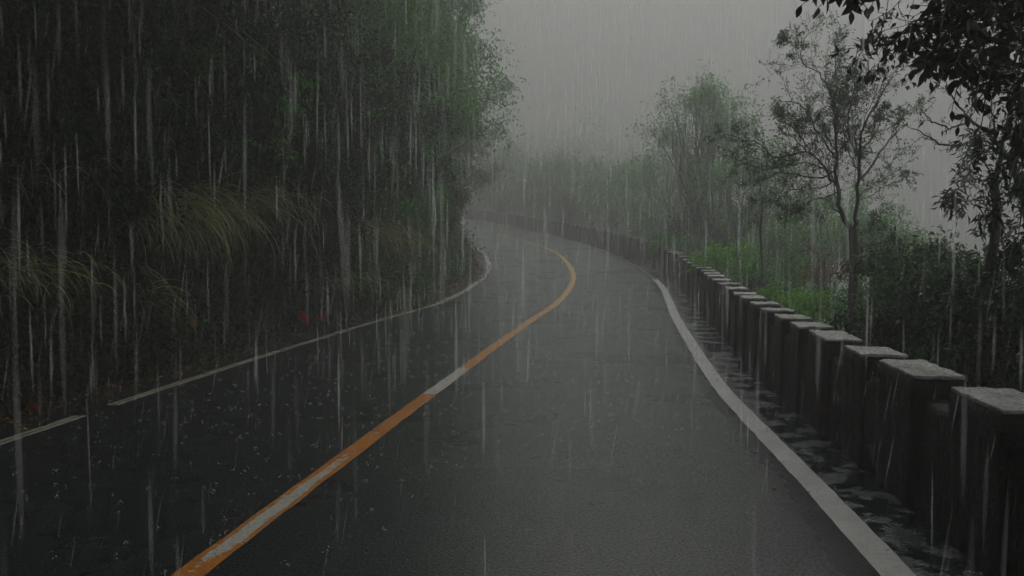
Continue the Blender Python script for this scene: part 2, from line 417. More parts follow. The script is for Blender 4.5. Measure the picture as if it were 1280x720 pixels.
def wear(Y, v):
    x = [-30, 2, 2.6, 3.5, 3.75, 3.9, 4.1, 5.0, 5.5, 5.9, 6.3, 6.45, 6.6, 6.8, 7.0, 7.2, 7.4, 8.0, 8.15, 9.5, 9.7, 12, 60]
    a = [-.9, -.9, .4, .5, .1, .75, 1.15, 1.1, .72, .35, -.2, .3, -.3, -.3, .38, -.4, -.7, -.7, 1.3, 1.2, -.7, -.9, -.9]
    u = np.interp(Y, x, a); half = np.interp(Y, [0, 4, 5.5, 7.5, 8, 20], [.26, .26, .22, .2, .46, .46])
    return u - .9 * smooth((np.abs(v) - half + .06) / .14)
line('centre_line', CC, .152, M['orange'], .004, -20, 95, wear, 13)
RS = RL.copy(); kz = np.ones(31) / 31
RS = np.column_stack([np.convolve(np.pad(RL[:, j], 15, 'edge'), kz, 'valid') for j in (0, 1)])
line('edge_line', RS, .165, M['white'], .004, -20, 23.6, wob=.007)
line('edge_line', RS, .10, M['faint'], .004, 23.7, 90)
nl = nrm(LL - CC)
gaps = [(7.15, 7.55)]
line('edge_line', LL + nl * .034, .052, M['pale'], .004, -20, 85, gaps=gaps)
line('edge_line', LL - nl * .034, .052, M['pale'], .004, -20, 85, gaps=gaps)
line('edge_line', LL, .15, M['bright'], .008, 18, 85)

# ------------------------------------------------------------------ parapet: low plinth and stone blocks
Wc, ws = resample(WW, .1)
WT = nrm(np.gradient(Wc, axis=0)); WN = np.stack([WT[:, 1], -WT[:, 0]], 1)
def wall_at(Y):
    k = int(np.argmin(np.abs(Wc[:, 1] - Y))); return k
# plinth profile (offset from foot line, height)
PRF = [(.035, -.08), (.035, .30), (.04, .62), (.06, .65), (.27, .65), (.29, .62), (.30, -.7)]
V = []; 
for k in range(len(Wc)):
    jit = .008 * math.sin(k * 1.7) + .006 * math.sin(k * 3.1)
    for (o_, h_) in PRF:
        p = Wc[k] + WN[k] * (o_ + jit * (h_ > 0)); V.append((p[0], p[1], prof(Wc[k, 1]) + h_ + jit * .5))
n_ = len(PRF); i = (np.arange(len(Wc) - 1)[:, None] * n_ + np.arange(n_ - 1)[None]).ravel()
tag(mesh('parapet_wall', V, np.stack([i, i + n_, i + n_ + 1, i + 1], 1), M['stone']),
    'low dark wet stone wall running under the pale topped blocks round the bend', 'wall')

def block_mesh(name, lx, ly, z0, z1, seed, amp, mat, bev=.018, nsub=7):
    """rough box with rounded arrises, subdivided and roughened"""
    r = np.random.default_rng(seed)
    n = nsub; g = np.linspace(-1, 1, n)
    V, Fc, base = [], [], 0
    half = np.array([lx / 2, ly / 2, (z1 - z0) / 2]); cen = np.array([0, 0, (z0 + z1) / 2])
    key = {}; 
    for ax in range(3):
        for sg in (-1, 1):
            idx = np.empty((n, n), int)
            for a in range(n):
                for b in range(n):
                    q = [0, 0, 0]; q[ax] = sg; q[(ax + 1) % 3] = g[a]; q[(ax + 2) % 3] = g[b]
                    kk = tuple(round(x, 4) for x in q)
                    if kk not in key: key[kk] = len(V); V.append(q)
                    idx[a, b] = key[kk]
            for a in range(n - 1):
                for b in range(n - 1):
                    f = [idx[a, b], idx[a + 1, b], idx[a + 1, b + 1], idx[a, b + 1]]
                    Fc.append(f if sg > 0 else f[::-1])
    V = np.array(V, float) * half
    inner = np.clip(V, -(half - bev), half - bev); dlt = V - inner; L_ = np.linalg.norm(dlt, axis=1, keepdims=True)
    V = inner + np.where(L_ > 1e-6, dlt / np.maximum(L_, 1e-6) * np.minimum(L_, bev), 0)
    V = V + amp * np.column_stack([fbm(V + s_, 22, seed + s_, 3) for s_ in range(3)])
    me = bpy.data.meshes.new(name); me.from_pydata((V + cen).tolist(), [], Fc); me.update()
    me.polygons.foreach_set('use_smooth', np.ones(len(Fc), bool)); me.materials.append(mat); return me

corner = [(1170, 481), (1100, 448), (1042, 430), (1005, 411), (978, 402), (963, 392), (948, 384), (935, 376), (912, 368), (904, 364), (893, 357.5), (884, 351.5),
          (875, 347), (871, 343), (868, 340), (864, 337), (860, 333.5), (853, 329.5), (848, 326), (842, 322.5), (836, 319), (827, 315)]
def unp_top(px, py, dh=.8):
    Y = np.arange(2, 80, .02); x = (px - 640) / F; y = -(py - 360) / F
    c, s = math.cos(PIT), math.sin(PIT); z = HC + (-s + c * y) / (c + s * y) * Y
    return Y[np.where(z <= prof(Y) + dh)[0][0]]
Yfar = [unp_top(*c) for c in corner]
spans = []                                            # (near end, far end) in depth of each block
ys_ = Yfar[0]
for q in range(14): ys_ -= 1.02; spans.append((ys_ - .62, ys_))
spans = spans[::-1]
for q, yf in enumerate(Yfar):
    nxt = (yf - Yfar[q - 1]) if q else 1.0
    ln = min(.66, .66 * nxt if nxt > .3 else .5); spans.append((yf - max(ln, .42), yf))
y_ = Yfar[-1] + 1.0
while y_ < 80: spans.append((y_ - .62, y_)); y_ += 1.0
protos = []
for q in range(7):
    protos.append((block_mesh('block_body', .60, .30, -.12, .775, 40 + q, .014, M['stone'], .02, 13), block_mesh('block_cap', .59, .29, .772, .80, 80 + q, .008, M['cap'], .010, 13)))
ordn = ['nearest', 'second', 'third', 'fourth', 'fifth', 'sixth', 'seventh', 'eighth', 'ninth', 'tenth', 'eleventh', 'twelfth', 'thirteenth', 'fourteenth', 'fifteenth', 'sixteenth', 'seventeenth', 'eighteenth', 'nineteenth', 'twentieth', 'twenty-first', 'twenty-second']
extra = {0: 'nearest stone block whose wide slab top meets the right picture edge', 1: 'second nearest stone block with a slanting pale slab top', 2: 'third nearest stone block, the one just right of the bare trunk',
         3: 'fourth nearest stone block, standing in front of the bare trunk'}
vis = 0
for q, (a, b) in enumerate(spans):
    k = wall_at((a + b) / 2); ln = b - a
    if Wc[k, 1] < 3.4: seen = False
    else: seen = True
    if not seen and Wc[k, 1] < -4: continue
    c = Wc[k] + WN[k] * .17
    e = empty('stone_block', (c[0], c[1], prof(Wc[k, 1])))
    rz = math.atan2(WT[k, 1], WT[k, 0])
    e.rotation_euler = (random.uniform(-.012, .012), random.uniform(-.02, .02), rz - .06 + random.uniform(-.04, .04)); e.scale = (ln / .6 * random.uniform(.98, 1.02), 1, random.uniform(.985, 1.015))
    bm_, cm_ = protos[(q * 3) % 7]
    for nm, me in (('body', bm_), ('cap', cm_)):
        o = bpy.data.objects.new(nm, me); COL.objects.link(o); o.parent = e
    if not seen: lab = 'dark stone block with pale slab top beside the camera, out of frame'
    elif vis < 22:
        lab = extra.get(vis, '%s stone block from the camera along the pale topped row' % ordn[vis]); vis += 1
    else: lab = 'small misty stone block in the far part of the row round the bend'
    tag(e, lab, 'stone block', 'stone blocks lining the road edge')

# ------------------------------------------------------------------ trees
def wander(A, B, n=8, amp=.08, r=rng, sag=0):
    A, B = np.array(A, float), np.array(B, float); t = np.linspace(0, 1, n)[:, None]
    L_ = np.linalg.norm(B - A); P = A + (B - A) * t
    nz = np.cumsum(r.normal(size=(n, 3)), 0); nz -= nz[0] + (nz[-1] - nz[0]) * t
    P += nz * amp * L_ / math.sqrt(n); P[:, 2] += sag * L_ * np.sin(t[:, 0] * math.pi)
    return P

def grow(path, r0, level, out, tips, r, ratio=.5, n=(5, 8), up=.25, spread=.9, lens=None, minr=.0025):
    """side shoots on a path, recursively; last level collects leaf stations"""
    P = np.asarray(path); L_ = np.linalg.norm(np.diff(P, axis=0), axis=1).sum()
    if level == 0:
        tips.append(P); return
    m = r.integers(n[0], n[1] + 1)
    for f in np.linspace(.22, .98, m) + r.normal(size=m) * .03:
        f = min(max(f, .1), .995); x = f * (len(P) - 1); i = int(x); q = P[i] + (P[min(i + 1, len(P) - 1)] - P[i]) * (x - i)
        T = nrm(P[min(i + 1, len(P) - 1)] - P[max(i - 1, 0)])
        d = nrm(T * .7 + nrm(r.normal(size=3)) * spread + np.array([0, 0, up]))
        ll = L_ * ratio * (1.15 - .6 * f) * r.uniform(.7, 1.25)
        b = wander(q, q + d * ll, 6, .10, r)
        rr = max(r0 * (1 - f * .6) * .5, minr)
        out.append((b, np.linspace(rr, max(rr * .4, minr * .6), 6)))
        grow(b, rr, level - 1, out, tips, r, ratio, n, up, spread, minr=minr)

def leaves_on(tips, per, size, r, jitter=.03, **k):
    P, D = [], []
    for b in tips:
        m = r.poisson(per)
        if m == 0: continue
        t = r.uniform(.15, 1, m) * (len(b) - 1); i = t.astype(int).clip(0, len(b) - 2)
        p = b[i] + (b[i + 1] - b[i]) * (t - i)[:, None]; T = nrm(b[i + 1] - b[i])
        P.append(p + r.normal(size=(m, 3)) * jitter); D.append(T * .6 + r.normal(size=(m, 3)) * .7 + np.array([0, 0, -.25]))
    return leaves(np.concatenate(P), size, D=np.concatenate(D), r=r, **k)

def clump_tree(name, label, cat, group, base, height, rad, mat, bark, nclump, per, lsize, seed, lean=(0, 0), crown_z=.62, squash=1.0, trunk_r=None, clump_r=.32, parts=True, low=False, hz=None):
    """trunk and limbs carrying separate leaf clumps, uneven outline with gaps"""
    r = np.random.default_rng(seed); base = np.array(base, float)
    root = empty(name, tuple(base), label, cat, group)
    cz = height * crown_z; top = base + np.array([lean[0], lean[1], height * .82])
    tr = trunk_r or height * .018
    spine = wander(base - [0, 0, .3], top, 9, .05, r)
    out = [(spine, np.linspace(tr, tr * .25, 9))]
    cen = base + np.array([lean[0] * .7, lean[1] * .7, cz])
    dirs = nrm(r.normal(size=(nclump, 3))); rr = r.uniform(.25, 1, nclump) ** .55
    half = np.array([rad, rad, height * (1 - crown_z) * squash * .95 if not low else height * .5])
    if hz: half[2] = hz
    C = cen + dirs * rr[:, None] * half * (1 + .18 * r.normal(size=(nclump, 1)))
    C[:, 2] = np.maximum(C[:, 2], base[2] + (.15 if low else .5))
    P, D = [], []
    for c in C:
        f = np.clip((c[2] - base[2]) / height * r.uniform(.5, .85), .12, .9); i = int(f * 8)
        b = wander(spine[i], c, 6, .12, r, .05); out.append((b, np.linspace(tr * (.5 - .3 * f), tr * .06 + .002, 6)))
        cr = rad * clump_r * r.uniform(.6, 1.35); m = int(per * r.uniform(.5, 1.4))
        g = r.normal(size=(m, 3)) * np.array([1, 1, .62]) * cr * .55
        sub = c + r.normal(size=(max(m // 14, 3), 3)) * cr * .45              # twig ends inside the clump
        pick = sub[r.integers(0, len(sub), m)]
        p = np.where(r.random((m, 1)) < .6, pick + r.normal(size=(m, 3)) * cr * .13, c + g)
        P.append(p); dd = (p - c) * .5 / cr + r.normal(size=(m, 3)) * .5; dd[:, 2] -= .35; D.append(dd)
        for s_ in sub[:6]: out.append((wander(b[-2], s_, 4, .1, r), np.linspace(tr * .06 + .002, .002, 4)))
    V, Fc = tubes(out, 5); mesh('trunk', V, Fc, bark, root, True)
    V, Fc, t_ = leaves(np.concatenate(P), lsize, D=np.concatenate(D), r=r)
    mesh('foliage', V, Fc, mat, root, attrs={'tint': t_})
    return root

def drop(x, y): return (x, y, gz(x, y))

# --- left bank trees: positions on the bank, crowns over the road edge
bank_trees = [
 # px centre, py centre, depth, crown radius, height above base, mat, leaf, label
 (556, 85, 28, 2.0, 8.5, 'leaf_bend', .11, 'tall pale green tree leaning over the inner bend, its crown against the sky'),
 (568, 190, 36, 1.9, 5.0, 'leaf_olive', .10, 'hazy olive tree behind the bend, half hidden by the tall pale tree'),
 (520, -20, 27, 2.6, 10, 'leaf_bend', .11, 'high crown at the top edge directly above the tall pale tree'),
 (500, 130, 23, 2.3, 6.5, 'leaf_bend', .10, 'bushy green tree below and left of the tall pale tree at the bend'),
 (522, 262, 24, 1.0, 2.6, 'leaf_olive', .08, 'yellowish shrub at the foot of the bank on the inner bend'),
 (430, 20, 19, 2.6, 7.5, 'leaf_bend', .10, 'dark green tree at the top edge left of the hazy bend trees'),
 (450, 190, 17, 1.7, 4.0, 'leaf_dark', .085, 'dense dark tree on the bank over the tufts near the bend'),
 (350, 150, 13, 1.5, 4.0, 'leaf_dark', .075, 'shrubby tree with a drooping glossy green spray in the upper left'),
 (290, 20, 13, 1.9, 5.0, 'leaf_dark', .075, 'dark leafy tree at the top edge above the drooping spray'),
 (180, 90, 10, 1.9, 5.0, 'leaf_dark', .07, 'nearly black tree over the grass tufts in the upper left'),
 (50, 60, 9, 2.0, 5.0, 'leaf_dark', .07, 'nearly black tree filling the top left corner'),
 (380, 250, 13, 1.1, 2.4, 'leaf_dark', .07, 'low dark shrub on the bank right of the tall grass tufts'),
 (120, 220, 9, 1.1, 2.6, 'leaf_dark', .065, 'low black shrub between the left edge tuft and the tall tufts'),
 (260, 180, 11, 1.3, 3.0, 'leaf_dark', .07, 'dark shrub directly above the brightest grass tuft'),
 (500, 240, 20, 1.3, 2.6, 'leaf_bend', .08, 'mid green shrub above the small grass tuft near the bend'),
]
for q, (px, py, Y, cr, h, mt, ls, lab) in enumerate(bank_trees):
    p = at(px, py, Y)
    bx, by = p[0] - .5, Y + .3
    # the trunk stands on the bank a little behind and left of its crown
    for _ in range(60):
        if gz(bx, by) < p[2] - cr * .25 - .4: break
        bx += .1
    while signed(np.array([[bx, by]]), EL)[0][0] > -.5: bx -= .15
    g = gz(bx, by); h = max((p[2] - g) * 1.55, cr * 1.4)
    clump_tree('bank_tree' if h > 3.3 else 'bank_shrub', lab, 'tree' if h > 3.3 else 'shrub', 'trees and shrubs on the left bank', (bx, by, g), h, cr, M[mt], M['bark'],
               int(46 + cr * 12), int(300 if Y > 15 else 250), ls * 1.1, 100 + q, lean=(p[0] - bx, Y - by), crown_z=min((p[2] - g) / h, .8), squash=1.6)

# drooping glossy spray in the upper left, near enough to catch light
def spray(label, limbs, Y, leaf, mat, seed, per=16, name='hanging_branch', n=(5, 8), lv=2, ratio=.36, aspect=.42, base_r=.018, up=-.3, nearness=None):
    r = np.random.default_rng(seed); out, tips = [], []
    pts0 = at(*limbs[0][0], Y)
    root = empty(name, tuple(pts0), label, 'branch', None)
    for lb in limbs:
        P = np.array([at(x, y, Y + r.normal() * .12) for x, y in lb]); P = catmull(P, 12)
        out.append((P, np.linspace(base_r, base_r * .25, 12))); grow(P, base_r * .6, lv, out, tips, r, ratio, n, up)
    V, Fc = tubes(out, 5); mesh('stem', V, Fc, M['bark'], root, True)
    V, Fc, t_ = leaves_on(tips, per, leaf, r, aspect=aspect, jitter=leaf * .3)
    mesh('foliage', V, Fc, mat, root, attrs={'tint': t_}); return root
spray('glossy green leafy branch drooping in front of the black upper left trees', [[(190, -30), (280, 30), (330, 80), (350, 140), (330, 190)], [(280, 20), (360, 90), (368, 120)], [(215, 0), (225, 60), (260, 70)]], 10.0, .07, M['leaf_bend'], 5, per=7)
spray('leafy branch hanging lower right of the glossy spray, over the dark bank', [[(520, 60), (505, 130), (520, 190), (505, 240)], [(480, 120), (470, 190), (480, 250)]], 15.0, .09, M['leaf_bend'], 6, per=6)

# --- grass tufts hanging from the bank
def tuft(px, py, Y, n, length, lab, seed, spread=.35, mat='grass', width=.010):
    r = np.random.default_rng(seed); c = at(px, py, Y)
    # push the root on to the bank surface along the sight line
    for _ in range(80):
        if gz(c[0], c[1]) > c[2]: break
        Y += .08; c = at(px, py, Y)
    Y -= 1.3; c = at(px, py, Y)
    root = empty('grass_tuft', tuple(c), lab, 'grass tuft', 'grass tufts on the left bank')
    K = 8; V = []; F_ = []; tt = []
    for q in range(int(n * 2.2)):
        b = c + r.normal(size=3) * np.array([spread, .12, .10])
        a = r.normal(scale=.5); d = np.array([math.cos(a) * .95, -.25 + math.sin(a) * .8, 0]); d = d / np.linalg.norm(d)
        L_ = length * r.uniform(.45, 1.2); bend = r.uniform(.85, 1.5); t = np.linspace(0, 1, K)
        ang = r.uniform(.1, .9) - bend * (t ** .7) * 1.35
        st = L_ / (K - 1); P = b + np.cumsum(np.column_stack([np.cos(ang) * d[0], np.cos(ang) * d[1], np.sin(ang)]) * st, 0)
        S = nrm(np.cross(d, [0, 0, 1.0]) + r.normal(size=3) * .3)
        wd = width * r.uniform(.6, 1.2) * (1 - t ** 2 * .95); tn = r.uniform(0, 1)
        for k in range(K): V += [P[k] - S * wd[k] / 2, P[k] + S * wd[k] / 2]
        o_ = q * 2 * K
        F_ += [[o_ + 2 * k, o_ + 2 * k + 1, o_ + 2 * k + 3, o_ + 2 * k + 2] for k in range(K - 1)]; tt += [tn] * 2 * K
    mesh('foliage', V, np.array(F_), M[mat], root, attrs={'tint': tt})
tuft(15, 335, 7.5, 80, .5, 'arching pale grass tuft cut by the left picture edge', 1)
tuft(175, 262, 9, 160, .95, 'wide silvery grass tuft drooping on the bank, left of the brightest tuft', 2)
tuft(225, 262, 9.3, 200, 1.0, 'brightest and longest yellow green grass tuft in the middle of the left bank', 3)
tuft(290, 245, 10.5, 130, .95, 'thinner grass tuft just right of the brightest tuft', 4)
tuft(335, 255, 12, 80, .8, 'sparse dim grass tuft, rightmost of the four tall ones', 7)
tuft(450, 290, 14.5, 150, .9, 'grass tuft low on the bank near the bend, above the road edge', 5)
tuft(490, 300, 18, 90, .8, 'small dim grass tuft nearest the bend', 6)
tuft(45, 215, 8.5, 18, .5, 'few thin grass blades high up near the left edge', 8)
tuft(190, 370, 7.6, 14, .6, 'sparse long grass stems hanging below the brightest tuft', 9, .12)
tuft(420, 350, 13, 60, .5, 'short grass tuft by the edge line above the red leaf', 11)

# --- undergrowth and litter (nobody could count them)
def scatter_bank(n, y0, y1, d0, d1, r):
    k = r.integers(0, NR, n * 6); q = EL[k]; ok = (q[:, 1] > y0) & (q[:, 1] < y1); k = k[ok][:n]
    dd = r.uniform(d0, d1, len(k)); Nn = nrm(LL[k] - CC[k]); P = EL[k] + Nn * dd[:, None] + r.normal(size=(len(k), 2)) * .05
    z, dl, dw = ground_z(P); return np.column_stack([P, z]), dl
def undergrowth(name, n, per, y0, y1, d1, size, mat, seed, lift=.12, cl=.16):
    r = np.random.default_rng(seed); B, dl = scatter_bank(n, y0, y1, -.02, d1, r); B = B[dl < .0]
    C = B + np.column_stack([r.normal(size=(len(B), 2)) * .05, r.uniform(0, lift, len(B))])
    P = np.repeat(C, per, 0) + r.normal(size=(len(B) * per, 3)) * cl * np.array([1, 1, .8])
    D = r.normal(size=P.shape) + np.array([.5, -.4, -.5])
    V, Fc, t_ = leaves(P, size, D=D, r=r); t_ = t_ * .7 + .3 * np.repeat(np.repeat(r.random(len(B)), per), 5)
    return tag(mesh(name, V, Fc, M[mat], attrs={'tint': t_}), kind='stuff')
undergrowth('undergrowth', 3600, 20, 1, 17, 3.4, .055, 'leaf_dark', 21)
undergrowth('undergrowth', 2600, 18, 15, 24, 3.6, .085, 'leaf_mid', 22)
undergrowth('undergrowth', 900, 18, 24, 45, 3.6, .085, 'leaf_mid', 22, lift=.02, cl=.08)
undergrowth('undergrowth', 1500, 16, 14, 40, 1.3, .07, 'leaf_olive', 23)
undergrowth('undergrowth', 700, 14, 7, 16, 1.0, .05, 'leaf_olive', 25, cl=.1)
undergrowth('undergrowth', 240, 7, 6, 16, .7, .12, 'leaf_olive', 26, cl=.09)
undergrowth('undergrowth', 1800, 18, 4, 30, 7.0, .10, 'leaf_dark', 24, .5, .3)
r = np.random.default_rng(31)
def litter(name, n, y0, y1, m_, size, mat, sp):
    k = r.integers(0, NR, n * 8); k = k[(EL[k][:, 1] > y0) & (EL[k][:, 1] < y1)][:n]
    Nn = nrm(LL[k] - CC[k]); off = r.normal(size=len(k)) * sp + m_
    P = EL[k] + Nn * off[:, None] + r.normal(size=(len(k), 2)) * .1
    z, dl, dw = ground_z(P); z = np.where(dl > 0, prof(P[:, 1]), z) + .012
    D = r.normal(size=(len(k), 3)) * np.array([1, 1, .12])
    V, Fc, t_ = leaves(np.column_stack([P, z]), size, D=D, r=r, aspect=.6, jit=.6)
    return tag(mesh(name, V, Fc, M[mat], attrs={'tint': t_}), kind='stuff')
litter('leaf_litter', 3200, 4, 26, -.08, .035, 'litter', .16)
litter('leaf_litter', 2600, 18, 40, -.15, .06, 'litter', .2)
litter('leaf_litter', 160, 6, 9, -.05, .045, 'orange_leaf', .1)

# --- single dead leaves
def dead_leaf(px, py, Y, size, label, mat, rot, n=1, on='free'):
    c = at(px, py, Y); K = 9
    V, F_ = [], []
    for j in range(n):
        a = rot + j * 1.7; t = np.linspace(0, 1, K)
        ax = np.array([math.cos(a), -.25, math.sin(a)]); sd_ = nrm(np.cross(ax, [0.1, -1, .2])); nn = np.cross(ax, sd_)
        o_ = c + np.array([j * .05, -j * .02, j * .01]); b0 = len(V)
        for k in range(K):
            wv = math.sin(math.pi * t[k] ** .8) * .24 * size * (1 + .15 * math.sin(k * 2.3)); m_ = o_ + ax * size * (t[k] - .5) + nn * size * .16 * math.sin(t[k] * 3)
            V += [m_ - sd_ * wv + nn * wv * .4, m_, m_ + sd_ * wv + nn * wv * .4]
        for k in range(K - 1):
            for q in (0, 1): i_ = b0 + 3 * k + q; F_.append([i_, i_ + 1, i_ + 4, i_ + 3])
    o = mesh('fallen_leaf', V, np.array(F_), M[mat], smooth=True, attrs={'tint': np.full(len(V), .7)}, origin=tuple(c))
    tag(o, label, 'leaf')
dead_leaf(379, 396, 11.3, .27, 'large curled red dead leaf at the foot of the bank', 'red_leaf', 2.0)
dead_leaf(399, 397, 11.6, .16, 'smaller red dead leaf right of the large curled one', 'red_leaf', .3, 2)
dead_leaf(239, 402, 8.6, .15, 'tan dead leaf hanging on the bank left of the red leaves', 'litter', 1.8)
dead_leaf(36, 508, 6.35, .10, 'bright orange dead leaf among litter near the left edge', 'orange_leaf', .6, 2)
dead_leaf(50, 496, 6.6, .07, 'tiny orange dead leaf just above the bright orange one', 'orange_leaf', .2)
kk = wall_at(6.3)
dead_leaf(1032, 512, Wc[kk, 1] - .03, .11, 'rusty dead leaf stuck to the dark wall face', 'orange_leaf', 2.2)
dead_leaf(968, 612, 4.98, .03, 'tiny yellow leaf lying on the wet road inside the right line', 'litter', .2)

# --- right side: slender tree behind the wall
def limb_tree(name, label, Y, trunk, limbs, r0, leaf, per, mat, bark, seed, lv=2, ratio=.30, n=(6, 9), up=.25, dep=.35, extra_leaf=None, spread=.9, base_drop=True, aspect=.42, twig_min=.003, sides=6):
    r = np.random.default_rng(seed); out, tips = [], []
    T = np.array([at(x, y, Y) for x, y in trunk]); 
    if base_drop:
        g = gz(T[0][0], T[0][1]); T = np.vstack([[T[0][0] + .02, T[0][1], g - .2], T])
    root = empty(name, (T[0][0], T[0][1], T[0][2] + .2), label, 'tree', None)
    Tc = catmull(T, 30); tr = np.linspace(1.25, .92, 30) * r0; out.append((Tc, tr))
    for lb, rs in limbs:
        off = 0; P = []
        side = r.normal() * dep
        for q, (x, y) in enumerate(lb): P.append(at(x, y, Y + side * q / max(len(lb) - 1, 1) * (1 if q else 0)))
        P = catmull(np.array(P), 16); P[1:] += r.normal(size=P[1:].shape) * .004 * Y * .3
        out.append((P, np.linspace(r0 * rs, r0 * rs * .18 + .002, 16)))
        grow(P, r0 * rs * .55, lv, out, tips, r, ratio, n, up, spread, minr=twig_min)
    V, Fc = tubes(out[:1], 10); mesh('trunk', V, Fc, bark, root, True)
    V, Fc = tubes(out[1:], 5); mesh('branches', V, Fc, bark, root, True)
    V, Fc, t_ = leaves_on(tips, per, leaf, r, jitter=leaf * .4, aspect=aspect)
    mesh('foliage', V, Fc, mat, root, attrs={'tint': t_}); return root
limb_tree('slender_tree', 'slender forked tree with a fine sparse crown rising behind the stone blocks', 10.0,
    [(1068, 430), (1066, 380), (1068, 330), (1066, 285)],
    [([(1066, 290), (1050, 265), (1046, 235), (1045, 200), (1046, 150), (1042, 120)], .62),
     ([(1066, 288), (1071, 260), (1074, 220), (1076, 180), (1088, 140), (1112, 105)], .5),
     ([(1046, 232), (1025, 205), (1005, 185), (990, 170)], .34), ([(1005, 190), (965, 195), (950, 180), (905, 168)], .26),
     ([(1046, 215), (1010, 222), (975, 215), (940, 235)], .26),
     ([(1045, 170), (1040, 120), (1025, 95), (1003, 75), (1010, 40)], .24), ([(1003, 75), (994, 62), (985, 45)], .12),
     ([(1046, 150), (1038, 118), (1044, 85), (1045, 50)], .2),
     ([(1075, 200), (1060, 160), (1066, 120), (1068, 100)], .25),
     ([(1046, 160), (1060, 130), (1080, 108)], .18), ([(1076, 190), (1095, 165), (1104, 138)], .18), ([(1046, 225), (1020, 235), (990, 238), (955, 262)], .2),
     ([(1030, 210), (1000, 203), (960, 212), (925, 205)], .2), ([(1045, 190), (1030, 165), (1012, 148)], .18), ([(1074, 215), (1060, 190), (1055, 165)], .18),
     ([(1015, 195), (990, 160), (970, 150)], .18), ([(1046, 180), (1050, 140), (1052, 100)], .18),
     ([(1075, 225), (1100, 190), (1118, 165), (1132, 140)], .3), ([(1073, 245), (1095, 230), (1118, 215), (1128, 212)], .2),
     ([(1045, 200), (1020, 160), (1000, 130), (975, 125)], .26), ([(1047, 240), (1015, 250), (1000, 262), (985, 268)], .18),
     ([(1066, 345), (1085, 325), (1105, 315), (1120, 308)], .16), ([(1066, 320), (1080, 295), (1100, 285)], .16)],
    .056, .034, 6.0, M['leaf_grey'], M['bark'], 51, ratio=.42, n=(9, 13), up=.3, twig_min=.0022)

limb_tree('leaning_tree', 'dark crooked tree with bare twigs to its left near the right edge', 6.6,
    [(1222, 440), (1228, 380), (1240, 320), (1246, 270), (1242, 225)],
    [([(1243, 228), (1252, 190), (1262, 150), (1268, 100), (1272, 40)], .7),
     ([(1247, 300), (1225, 262), (1205, 250), (1190, 245)], .22), ([(1244, 240), (1228, 225), (1208, 228), (1192, 240)], .3),
     ([(1246, 270), (1262, 250), (1275, 230), (1290, 215)], .3), ([(1240, 310), (1262, 290), (1280, 280), (1295, 270)], .3),
     ([(1242, 225), (1230, 205), (1222, 190), (1215, 180)], .25), ([(1236, 330), (1255, 320), (1275, 300)], .2)],
    .036, .075, 5.2, M['leaf_dark'], M['bark'], 52, ratio=.33, n=(4, 7), up=-.1, aspect=.24, dep=.2)
limb_tree('bare_branched_tree', 'thin bare branched tree reaching left in the upper right, behind the hanging leaves', 7.4,
    [(1300, 430), (1295, 330), (1278, 240), (1262, 200)],
    [([(1262, 200), (1245, 178), (1215, 150), (1195, 130), (1180, 105)], .5), ([(1240, 180), (1220, 176), (1185, 182), (1160, 170), (1140, 160)], .35),
     ([(1215, 152), (1190, 160), (1165, 150), (1150, 140)], .3), ([(1245, 180), (1240, 140), (1235, 110), (1225, 85)], .3), ([(1262, 200), (1278, 150), (1285, 100), (1280, 50)], .5)],
    .04, .05, .55, M['leaf_dark'], M['bark'], 53, ratio=.30, n=(5, 8), aspect=.3, dep=.2)

# near overhanging branch, upper right: broad leaves hanging in pinnate sprays
def broad_leaves(stations, D, size, r):
    K = 5; t = np.linspace(0, 1, K); wv = np.array([.04, .30, .36, .22, .0])
    n = len(stations); D = nrm(D); U = nrm(r.normal(size=(n, 3)) + np.array([0, -.8, .2])); S = nrm(np.cross(D, U)); Nn = np.cross(S, D)
    s = size * r.uniform(.7, 1.2, n); V = np.empty((n, K * 3, 3))
    for k in range(K):
        m_ = stations + D * (s * t[k])[:, None] - Nn * (s * .10 * t[k] ** 2)[:, None]
        for j, q in enumerate((-1, 0, 1)): V[:, 3 * k + j] = m_ + S * (s * wv[k] * q * .62)[:, None] + Nn * (s * wv[k] * .12 * abs(q))[:, None]
    f = np.array([[3 * k + q, 3 * k + q + 1, 3 * k + q + 4, 3 * k + q + 3] for k in range(K - 1) for q in (0, 1)])
    F_ = (np.arange(n)[:, None, None] * K * 3 + f[None]).reshape(-1, 4)
    return V.reshape(-1, 3), F_, np.repeat(r.uniform(0, 1, n), K * 3)
r = np.random.default_rng(61)
bx, by = 4.6, 3.4; g = gz(bx, by)
root = empty('overhanging_tree', (bx, by, g), 'near tree whose broad dark leaves hang into the top right corner', 'tree')
Yh = 3.0
tk = catmull(np.array([[bx, by, g - .3], [bx - .1, by, 1.2], [bx - .25, by - .1, 2.6], [bx - .6, by - .2, 3.6]]), 14)
out = [(tk, np.linspace(.11, .05, 14))]; st, dd, st2, dd2 = [], [], [], []
limbs = [[(1420, -60), (1330, -20), (1250, -10), (1180, -20), (1110, -10), (1060, 5)], [(1400, -40), (1300, 20), (1230, 30), (1180, 45), (1140, 55)],
         [(1340, -20), (1290, 60), (1250, 90), (1235, 140)], [(1330, 0), (1240, 10), (1200, 50), (1180, 80), (1160, 95)], [(1250, -60), (1160, -30), (1090, -15), (1045, 8)], [(1380, 0), (1310, 90), (1285, 150), (1275, 200)],
         [(1250, -5), (1215, 40), (1210, 80), (1205, 110)]]
